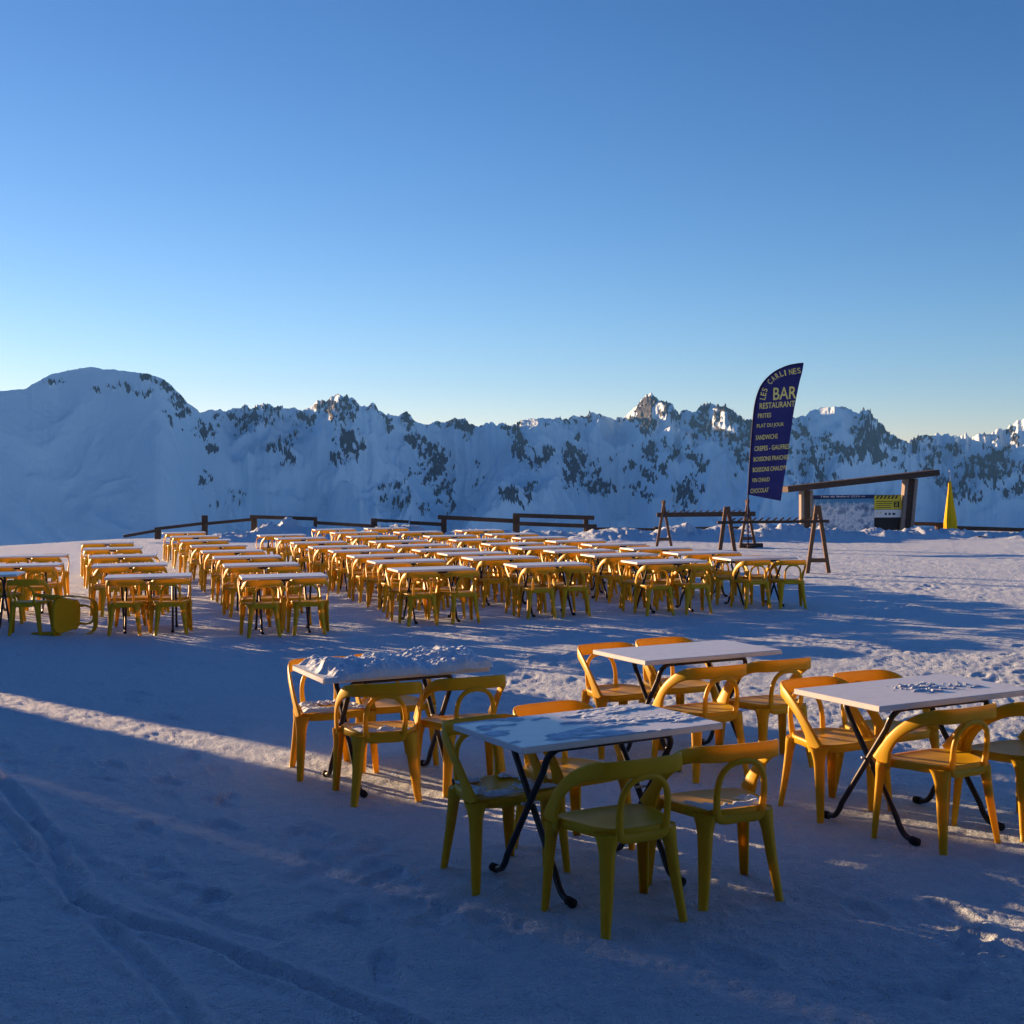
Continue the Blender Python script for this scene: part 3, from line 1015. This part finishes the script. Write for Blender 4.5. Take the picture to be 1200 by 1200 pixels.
def heap(X, Y):
    n = fbm(X * 3.2 + 2, Y * 4.0, 3, .5)
    lum = fbm(X * 9 + 4, Y * 10, 3, .5)
    a = .040 + .030 * n +   .014 * lum + .010 * fbm(X * 26, Y * 28, 3, .6) + .026 * np.exp(-((Y + .02 - .12 * X) / .17) ** 2) + .018 * sstep(.0, .4, X)
    a = a * sstep(-TW / 2 + .03, -TW / 2 + .13, X + .06 * n)
    d = np.minimum(np.minimum(TD / 2 + .022 + Y, TD / 2 + .015 - Y), TW / 2 + .012 - X)
    return np.maximum(a, .006) * np.clip(d / .05 + .12, 0, 1) ** .5


def frost(X, Y):
    n = fbm(X * 2.2 + 9, Y * 5.5 + 2, 5, .58)
    return .006 * sstep(.0, .2, n + .08 * np.sin(X * 3)) * edge(X, Y, .02) * (1 + .4 * fbm(X * 30, Y * 30, 2)) - .0008


def crumbs(X, Y):
    n = fbm(X * 14 + 4, Y * 18 + 1, 4, .6)
    msk = np.exp(-((X - .08) / .16) ** 2 - ((Y - .0) / .12) ** 2) + .7 * np.exp(-((X - .33) / .05) ** 2 - ((Y + .05) / .08) ** 2)
    return .010 * sstep(.42, .70, n * .9 + .34 * msk) * sstep(.05, .3, msk) - .0008


snow_on_table(NEAR_TABLES[1], 'snow_heap', 'lumpy heap of old snow covering most of a white table', heap, TH_ + .001, y0=-TD / 2 - .022, y1=TD / 2 + .015, x1=TW / 2 + .012, drop=.028)
snow_on_table(NEAR_TABLES[0], 'snow_patches', 'thin flat patches of frozen snow on the shaded table', frost, TH_ + .001)
snow_on_table(NEAR_TABLES[3], 'snow_crumbs', 'small crumbs of snow scattered on a bare white table', crumbs, TH_ + .001)


def seat_snow(seed, back, amt):
    def fn(X, Y):
        w = (.208 + .042 * (Y / .205)) - .028
        e = np.clip(np.minimum(w - np.abs(X), .185 - np.abs(Y - .005)) / .03, 0, 1)
        n = fbm(X * 9 + seed, Y * 9, 4, .6)
        rim = sstep(.06, .17, np.hypot(X / 1.1, Y + .02) + .04 * n) * (sstep(.05, -.14, Y) if back else 1)
        return .016 * sstep(.25, .6, rim * amt + .30 * n) * np.sqrt(e) * (1 + .3 * n) - .0008
    return fn


for k, back, amt, lab in [(1, True, .75, 'thin rim of snow along the seat back of the shaded chair'), (4, True, .6, 'dusting of snow on the seat of a chair before the heaped table'),
                          (2, False, .36, 'few flakes of snow on the seat behind the frosted table'), (6, False, .55, 'patchy snow on the seat left behind the heaped table')]:
    snow_on_table(NEAR_CHAIRS[k], 'seat_snow', lab, seat_snow(k * 3.1, back, amt), .4365, -.22, .22, -.19, .20, 70, 60)


# ------------------------------------------------------------------ wooden ski racks
def ski_rack(name, xl, xr, y, beam_z, beam_h, label, foot=False):
    g0 = gz((xl + xr) / 2, y)
    root = empty(name, ((xl + xr) / 2, y, g0))
    tag(root, label, 'ski rack', 'wooden ski racks')
    hw = (xr - xl) / 2
    for sx in (-1, 1):
        cx = sx * hw
        for s in (-1, 1):
            mb = MB().beam((cx + s * .225, .02 * s, -.03), (cx + s * (.020 if not foot else -.02), (.0 if not foot else .045) * s, 1.37), .075, .075, .008, (0, 1, 0))
            mb.build('leg', M['wood'], root)
        MB().beam((cx - .17, 0, .26), (cx + .17, 0, .26), .05, .085, .006).build('cross_brace', M['wood'], root)
    MB().beam((-hw - .20, 0, beam_z), (hw + .22, 0, beam_z), .10, beam_h, .008).build('beam', M['dark_wood'], root)
    n = 13
    for i in range(n):
        x = -hw + .10 + (2 * hw - .15) * i / (n - 1)
        MB().beam((x - .03, -.02, beam_z + beam_h / 2 - .01), (x + .06, -.05, beam_z + beam_h / 2 + .055), .05, .03, .004).build('peg', M['wood'], root)
    if foot:
        MB().beam((hw - .24, .0, .05), (hw + .42, .0, .05), .22, .14, .01).build('foot_beam', M['dark_wood'], root)
    return root


ski_rack('ski_rack', 4.33, 6.72, 37.0, .96, .13, 'wooden ski rack with thick dark beam between A frames under the tall blue flag', True)
ski_rack('ski_rack', 4.36, 6.20, 26.3, 1.05, .055, 'wooden ski rack with thin pegged rail, one A frame standing clear on the snow')

# ------------------------------------------------------------------ feather flag
FY = 36.6
fl0 = on_y(880, 640, FY)
flag = empty('feather_flag', (fl0.x, FY, gz(fl0.x, FY)))
tag(flag, 'tall blue feather flag with yellow bar and restaurant lettering', 'flag')


def fp(cx, cy, dy=0.0):
    """crop pixel of the flag close-up -> flag-local point"""
    q = on_y(860 + cx / 6.315, 410 + cy / 6.315, FY)
    return np.array([q.x - flag.location.x, dy, q.z - flag.location.z])


left_px = [(108, 1072), (118, 900), (130, 720), (142, 560), (156, 430), (176, 340), (205, 270), (250, 212), (315, 160), (400, 122), (470, 107), (517, 102)]
right_px = [(350, 1118), (372, 960), (395, 800), (418, 640), (440, 490), (462, 360), (484, 240), (498, 180), (506, 145), (511, 125), (514, 112), (517, 103)]
Lc, Rc_ = catmull([fp(*p) for p in left_px], 4), catmull([fp(*p) for p in right_px], 4)


def ripple(u, v):
    return .06 * math.sin(2.2 * u + 3.0 * v) * (0.25 + u) + .035 * math.sin(9 * v + 4 * u) * u + .015 * math.sin(17 * v - 5 * u) * u


rows, nc_ = len(Lc), 13
P = np.zeros((rows, nc_, 3))
for i in range(rows):
    for j in range(nc_):
        u = j / (nc_ - 1)
        q = Lc[i] * (1 - u) + Rc_[i] * u
        q[1] += ripple(u, i / rows) * min(1, np.linalg.norm(Rc_[i] - Lc[i]))
        P[i, j] = q
cloth = link('flag_cloth', grid_mesh('flag_cloth', P), M['flag'], flag)
so = cloth.modifiers.new('thickness', 'SOLIDIFY')
so.thickness = .006
MB().tube([(p[0], p[1], p[2]) for p in [np.array([Lc[0][0] - .02, 0, .03]), np.array([Lc[0][0] - .02, 0, .9])] + [p + np.array([-.012, 0, .008]) for p in Lc]], .022, 8).build('pole', M['flag_edge'], flag, True)
MB().box((Lc[0][0] - .02, 0, .05), (.5, .12, .08), None, .01).box((Lc[0][0] - .02, 0, .0505), (.12, .5, .079), None, .01).build('base_cross', M['dark_wood'], flag)


def flag_uv_depth(x, z):
    zs = np.array([p[2] for p in Lc])
    i = int(np.argmin(abs(zs - z)))
    w = max(1e-3, Rc_[i][0] - Lc[i][0])
    u = min(1, max(0, (x - Lc[i][0]) / w))
    return ripple(u, i / rows) * min(1, float(np.linalg.norm(Rc_[i] - Lc[i])))


def flag_text(s, cx, cy, hgt, wid, ang=0.0, nm='lettering'):
    """text with baseline start at crop pixel (cx, cy), cap height and length in crop pixels"""
    me = text_mesh(s, 1.0, 'LEFT', .012)
    xs = [v.co.x for v in me.vertices]
    ys = [v.co.y for v in me.vertices]
    x0, x1, y0, y1 = min(xs), max(xs), min(ys), max(ys)
    s0 = fp(cx, cy)
    mpp = FY / F_PX / 6.315
    for v in me.vertices:
        a = (v.co.x - x0) / max(1e-6, x1 - x0) * wid * mpp
        b = (v.co.y - y0) / max(1e-6, y1 - y0) * hgt * mpp
        x = s0[0] + a * math.cos(ang) - b * math.sin(ang) + .10 * b * (ang == R(3.5))
        z = s0[2] + a * math.sin(ang) + b * math.cos(ang)
        v.co = (x, flag_uv_depth(x, z) - .008 - (.004 if v.co.z > 0 else 0), z)
    return link(nm, me, M['print_yellow'], flag)


A0 = R(3.5)
for s, cx, cy, h, w in [('BAR', 290, 372, 92, 172), ('RESTAURANT', 190, 438, 44, 262), ('FRITES', 178, 506, 34, 98), ('PLAT DU JOUR', 170, 585, 36, 200),
                        ('SANDWICHS', 162, 668, 36, 162), ('CREPES - GAUFRES', 152, 750, 36, 256), ('BOISSONS FRAICHES', 146, 828, 34, 260), ('BOISSONS CHAUDES', 140, 906, 34, 252),
                        ('VIN CHAUD', 134, 982, 32, 132), ('CHOCOLAT', 122, 1062, 34, 138)]:
    flag_text(s, cx, cy, h, w, A0)
arc = catmull([np.array(p, float) for p in [(232, 372), (250, 300), (292, 240), (350, 200), (420, 184), (505, 172)]], 20)
seg = [0.0]
for a, b in zip(arc[:-1], arc[1:]):
    seg.append(seg[-1] + float(np.hypot(*(b - a))))
word = 'LES CARLINES'
for i, ch in enumerate(word):
    if ch == ' ':
        continue
    d = seg[-1] * (i + .02) / len(word)
    k = min(len(arc) - 2, max(0, int(np.searchsorted(seg, d)) - 1))
    t = arc[min(k + 3, len(arc) - 1)] - arc[max(k - 1, 0)]
    flag_text(ch, arc[k][0], arc[k][1], 42, 24 if ch != 'I' else 9, math.atan2(-t[1], t[0]))

# ------------------------------------------------------------------ piste map board
SY = 45.0
sb = on_y(1005, 620, SY)
board = empty('piste_map_board', (sb.x, SY, gz(sb.x, SY)))
tag(board, 'piste map board under a slanting wooden roof beam, yellow notice beside the map', 'sign')


def sp_(px, py, dy=0.0):
    q = on_y(px, py, SY)
    return np.array([q.x - board.location.x, dy, q.z - board.location.z])


a, b = sp_(919, 573.5), sp_(1094.5, 554)
d = (b - a) / np.linalg.norm(b - a)
nrm = np.array([-d[2], 0, d[0]])
roof = MB()
roof.beam(a, b, 1.25, .20, .015)
roof.build('roof_beam', M['dark_wood'], board)
for nm, bx0, bx1, tx0, tx1, yb, yt0 in (('post', 937.5, 951.5, 937.5, 951.5, 632, 574.5), ('post', 1053, 1068, 1059.5, 1074, 632, 561)):
    b0, b1, t0, t1 = sp_(bx0, yb), sp_(bx1, yb), sp_(tx0, yt0), sp_(tx1, yt0)
    pb, pt = (b0 + b1) / 2, (t0 + t1) / 2
    w = b1[0] - b0[0]
    core = MB().beam(pb, pt, w * .5, .30, .006, (0, 1, 0)).build(nm, M['dark_wood'], board)
    for s in (-1, 1):
        off = np.array([s * w * .37, 0, 0])
        MB().beam(pb + off, pt + off, w * .25, .38, .006, (0, 1, 0)).build('cheek_plank', M['grey_wood'], core)


def panel(nm, x0, y0, x1, y1, mat, dy, th=.03, parent=None):
    a, b = sp_(x0, y1), sp_(x1, y0)
    c = ((a[0] + b[0]) / 2, dy, (a[2] + b[2]) / 2)
    if parent is None:
        return MB().box(c, (b[0] - a[0], th, b[2] - a[2]), None, .004).build(nm, mat, board)
    return MB().box(c, (b[0] - a[0], th, b[2] - a[2]), None, .001).build(nm, mat, parent)


panel('backing_panel', 951.4, 579.8, 1056.5, 624, M['dark_wood'], .03, .05)
mp = panel('map_panel', 952, 584, 1024, 623.4, M['map'], -.012)
# object coordinates start at the lower edge of the map
lo = min(v.co.z for v in mp.data.vertices)
cxm = sum(v.co.x for v in mp.data.vertices) / len(mp.data.vertices)
for v in mp.data.vertices:
    v.co.z = (v.co.z - lo)
    v.co.x = (v.co.x - cxm)
mp.location = (cxm, 0, lo)
hb = panel('heading_panel', 951.8, 579.6, 1025, 583.9, M['sign_blue'], -.012)
yp = panel('notice_panel', 1024.3, 580.5, 1056.3, 597, M['sign_yellow'], -.014)
wp = panel('notice_panel', 1024.3, 597.1, 1056.3, 606.5, M['print_white'], -.014)
bp_ = panel('lower_panel', 1024.3, 606.6, 1056.3, 623.6, M['sign_black'], -.012)
me = text_mesh('Tête de Bellard 2225 m', 1.0, 'LEFT', .01)
xs = [v.co.x for v in me.vertices]
s0, s1 = sp_(961, 583.0), sp_(1013, 580.4)
ymin, ymax = min(v.co.y for v in me.vertices), max(v.co.y for v in me.vertices)
for v in me.vertices:
    v.co = (s0[0] + (v.co.x - min(xs)) / (max(xs) - min(xs)) * (s1[0] - s0[0]), -.032 - (.002 if v.co.z > 0 else 0), s0[2] + (v.co.y - ymin) / (ymax - ymin) * (s1[2] - s0[2]))
link('heading_lettering', me, M['print_white'], hb)
for k in range(7):          # hazard stripes along the notice's upper edge
    x = 1026.0 + k * 4.4
    q0, q1, q2, q3 = sp_(x, 584.6), sp_(x + 2.2, 584.6), sp_(x + 4.4, 580.9), sp_(x + 2.2, 580.9)
    if x + 4.4 > 1056.5:
        continue
    o = MB().add([(q[0], -.0325, q[2]) for q in (q0, q1, q2, q3)] + [(q[0], -.029, q[2]) for q in (q0, q1, q2, q3)],
                 [(0, 1, 2, 3), (7, 6, 5, 4), (0, 4, 5, 1), (1, 5, 6, 2), (2, 6, 7, 3), (3, 7, 4, 0)]).build('hazard_stripe', M['sign_black'], yp)
for k, (x0, x1, y) in enumerate([(1026, 1046, 587.2), (1026, 1045, 589.6), (1026, 1043, 592.0), (1026, 1044, 594.4)]):
    panel('print_line', x0, y, x1, y + .9, M['sign_black'], -.030, .004, yp)
pg = panel('pictogram', 1047.2, 587.6, 1053.6, 594.6, M['sign_black'], -.030, .004, yp)
for (x0, y0, x1, y1) in ((1049.0, 588.6, 1051.4, 589.6), (1050.6, 589.7, 1051.5, 590.9), (1048.9, 591.0, 1051.4, 591.9), (1048.9, 592.0, 1049.8, 593.6), (1050.8, 592.0, 1051.6, 593.6)):
    panel('print_mark', x0, y0, x1, y1, M['sign_yellow'], -.034, .004, yp)
for x in (1036.5, 1041.0, 1045.5):
    panel('print_mark', x, 601.0, x + (2.4 if x < 1045 else 3.4), 603.4, M['sign_black'], -.030, .004, wp)
for x in (1027.5, 1031.0):
    panel('print_mark', x, 600.2, x + 1.6, 601.6, M['sign_yellow'], -.030, .004, wp)

# ------------------------------------------------------------------ closed parasol
UY = 44.6
up_ = on_y(1113.5, 624, UY)
par = empty('closed_parasol', (up_.x, UY, gz(up_.x, UY)))
tag(par, 'closed yellow parasol standing by the fence beside the map board', 'parasol')
top = on_y(1113.5, 551.5, UY).z - par.location.z
MB().tube([(0, 0, -.05), (0, 0, top)], .034, 10).build('pole', M['print_white'], par, True)
prof = [(.30, -.0), (.305, .10), (.285, .4), (.22, .8), (.15, 1.2), (.09, 1.55), (.075, top - .42), (.040, top - .34)]
z0 = on_y(1113.5, 625.5, UY).z - par.location.z
V, Fc, n = [], [], 32
for i, (r_, z_) in enumerate(prof):
    zz = z0 + (z_ / (top - .34)) * (top - .34 - z0)
    for k in range(n):
        aa = 2 * math.pi * k / n
        q = r_ * .70 * (1 + .16 * math.cos(8 * aa + .4 * i) * (r_ / .3) + .05 * math.sin(3 * aa + i))
        V.append((q * math.cos(aa), q * math.sin(aa), zz + (.05 * math.cos(8 * aa) if i == 0 else 0)))
for i in range(len(prof) - 1):
    for k in range(n):
        Fc.append((i * n + k, i * n + (k + 1) % n, (i + 1) * n + (k + 1) % n, (i + 1) * n + k))
Fc.append(tuple(range(n))[::-1])
Fc.append(tuple((len(prof) - 1) * n + k for k in range(n)))
MB().add(V, Fc).build('canopy', M['umbrella'], par, True)


# ------------------------------------------------------------------ fences
def fence(label, rails, posts, y=47.0):
    c = on_y(rails[0][0], rails[0][1], y)
    root = empty('wooden_fence', (c.x, y, gz(c.x, y)))
    tag(root, label, 'fence')
    o = Vector(root.location)
    for (x0, y0, x1, y1, h, d0, d1) in rails:
        a, b = on_y(x0, y0, d0) - o, on_y(x1, y1, d1) - o
        MB().beam(a, b, .07, h, .01).build('rail', M['dark_wood'], root)
    for (x, y0, y1, d, w) in posts:
        t = on_y(x, y0, d) - o
        bt = on_y(x, y1, d) - o
        MB().beam((bt.x, bt.y + .12, bt.z), (t.x, t.y + .12, t.z), w, .16, .012, (0, 1, 0)).build('post', M['dark_wood'], root)
    return root


fence('low dark wooden fence climbing the snow edge behind the left table rows',
      [(145, 628.5, 182, 622, .10, 45.5, 46.5), (181, 620, 237, 613.5, .11, 46.5, 47), (239, 614.0, 297, 608.5, .11, 47, 47), (212, 627.0, 237, 623.0, .09, 46.8, 47)],
      [(184, 618.5, 632, 46.6, .2), (239, 604, 628, 47, .2), (297, 605, 622, 47, .2)])
fence('dark wooden fence half buried behind the two snow heaps',
      [(293, 605.5, 369.5, 608, .13, 46.9, 46.9), (369, 612.5, 437, 616.5, .12, 47.2, 47.2), (437, 609.5, 479, 611.5, .11, 46.8, 46.8), (480, 612.5, 517, 614.5, .13, 46.8, 46.8)],
      [(369, 606, 625, 47, .12), (438, 607.5, 625, 47, .22)])
fence('dark wooden fence with a single rail sloping towards the double railed section',
      [(513, 606, 601, 610.5, .15, 46.6, 46.6)], [(520, 605, 628, 46.7, .2)])
fence('dark wooden fence section with two thick rails and a gap between',
      [(601, 603.8, 696.5, 606.8, .15, 46.3, 46.3), (606, 613.5, 690, 616.5, .14, 46.35, 46.35)],
      [(605, 603, 630, 46.4, .25), (687, 606.8, 626, 46.4, .16), (693, 614.5, 630, 46.3, .4)])
fence('low dark rail just above the snow bank behind the wooden ski racks',
      [(697, 619.5, 770, 620.5, .09, 46.4, 46.4), (768, 619.8, 842, 618.5, .09, 46.4, 46.4), (842, 618.5, 950, 619, .09, 46.4, 46.2)], [(770, 617.5, 630, 46.4, .2), (842, 617, 630, 46.4, .2)])
fence('dark wooden rail between the map board and the closed parasol',
      [(1067, 613.4, 1110, 614.6, .13, 46.0, 46.0), (1098, 619.5, 1108, 619.8, .16, 45.8, 45.8)], [(1102, 613, 632, 45.9, .28)])
fence('long dark wooden rail running on from the closed parasol',
      [(1110, 618.3, 1280, 623.5, .14, 45.6, 44.8)], [(1125, 617, 632, 45.6, .2), (1208, 620, 640, 45.2, .2)])
fence('low dark plank lying along the snow bank below the long rail',
      [(1146, 630, 1182, 631.5, .10, 40.2, 40.2), (1180, 632.5, 1270, 634.5, .14, 40.2, 40.0)], [(1182, 630, 642, 40.2, .2)])

# ------------------------------------------------------------------ unseen buildings and screens added beside and behind the camera to shade the foreground
def chalet(x0, x1, y0, y1, h, label, ridge_along='y', rise=1.6):
    root = empty('unseen_chalet', ((x0 + x1) / 2, (y0 + y1) / 2, 0))
    tag(root, label, 'building')
    w, l = x1 - x0, y1 - y0
    MB().box((0, 0, h / 2 - .2), (w, l, h + .4), None, .03).build('wall', M['shade_wood'], root)
    ov = .35
    if ridge_along == 'y':
        V = [(-w / 2 - ov, -l / 2 - ov, h - .05), (0, -l / 2 - ov, h + rise), (w / 2 + ov, -l / 2 - ov, h - .05), (-w / 2 - ov, l / 2, h - .05), (0, l / 2, h + rise), (w / 2 + ov, l / 2, h - .05)]
    else:
        V = [(-w / 2, -l / 2 - ov, h - .05), (-w / 2, 0, h + rise), (-w / 2, l / 2 + ov, h - .05), (w / 2, -l / 2 - ov, h - .05), (w / 2, 0, h + rise), (w / 2, l / 2 + ov, h - .05)]
    MB().add(V, [(0, 1, 2), (5, 4, 3), (0, 3, 4, 1), (1, 4, 5, 2), (2, 5, 3, 0)]).build('roof', M['loose_snow'], root)
    return root


# their outer edge sets the edge of the shade that runs past the snow heaped table
chalet(-29, -16.12, 2.0, 19.05, 4.6, 'unseen dark wooden chalet left of the terrace, placed to shade the foreground')  # unseen shade caster, its corner set by the streak gap


def shade_screen(x0, x1, y, label, slope=None):
    root = empty('shade_screen', ((x0 + x1) / 2, y, 0))
    tag(root, label, 'screen')
    w = x1 - x0
    n = max(3, round(w / .15))
    for i in range(n):
        xa, xb = -w / 2 + w * i / n + .003, -w / 2 + w * (i + 1) / n - .003
        ha, hb = [min(3.7, 2.05 + (w / 2 - q) * slope) if slope else 3.7 for q in (xa, xb)]
        V = [(xa, -.015, -.1), (xb, -.015, -.1), (xb, .015, -.1), (xa, .015, -.1), (xa, -.015, ha), (xb, -.015, hb), (xb, .015, hb), (xa, .015, ha)]
        MB().add(V, [(3, 2, 1, 0), (4, 5, 6, 7), (0, 1, 5, 4), (1, 2, 6, 5), (2, 3, 7, 6), (3, 0, 4, 7)]).build('board', M['shade_wood'], root)
    for z in (.3, 1.1, 1.85):
        MB().box((0, .034, z), (w - .02, .036, .10), None, .004).build('cross_rail', M['shade_wood'], root)


shade_screen(-16.08, -15.085, 19.0, 'unseen narrow boarded screen added beside the chalet corner to cast shade')  # added screens; the narrow gaps beside them let thin sun streaks through
shade_screen(-15.05, -13.20, 19.0, 'unseen wide boarded screen with a slanting top, added to cast foreground shade', 1.3)  # added; slanting top shaped so sun reaches the snow heaped table's end
chalet(-11, 12, -15.0, -2.4, 8.5, 'unseen dark restaurant chalet behind the viewer, sized to dim the foreground', 'x', 3.0)  # unseen; height set to block sky light from the near ground


# ------------------------------------------------------------------ thin air between here and the range
def build_haze():
    mt = bpy.data.materials.new('thin_haze')
    mt.use_nodes = True
    t = mt.node_tree
    t.nodes.remove(t.nodes['Principled BSDF'])
    v = t.nodes.new('ShaderNodeVolumePrincipled')
    v.inputs['Color'].default_value = (0.16, 0.46, 1.0, 1)
    v.inputs['Density'].default_value = 0.000046
    v.inputs['Anisotropy'].default_value = 0.0
    t.links.new(v.outputs[0], t.nodes['Material Output'].inputs['Volume'])
    z0, z1 = -660.0, 620.0
    o = MB().box((0, 0, (z0 + z1) / 2), (15000, 15000, z1 - z0)).build('haze', mt)
    o['kind'] = 'stuff'
    o['label'] = 'thin blue haze in the air over the valley'


build_haze()
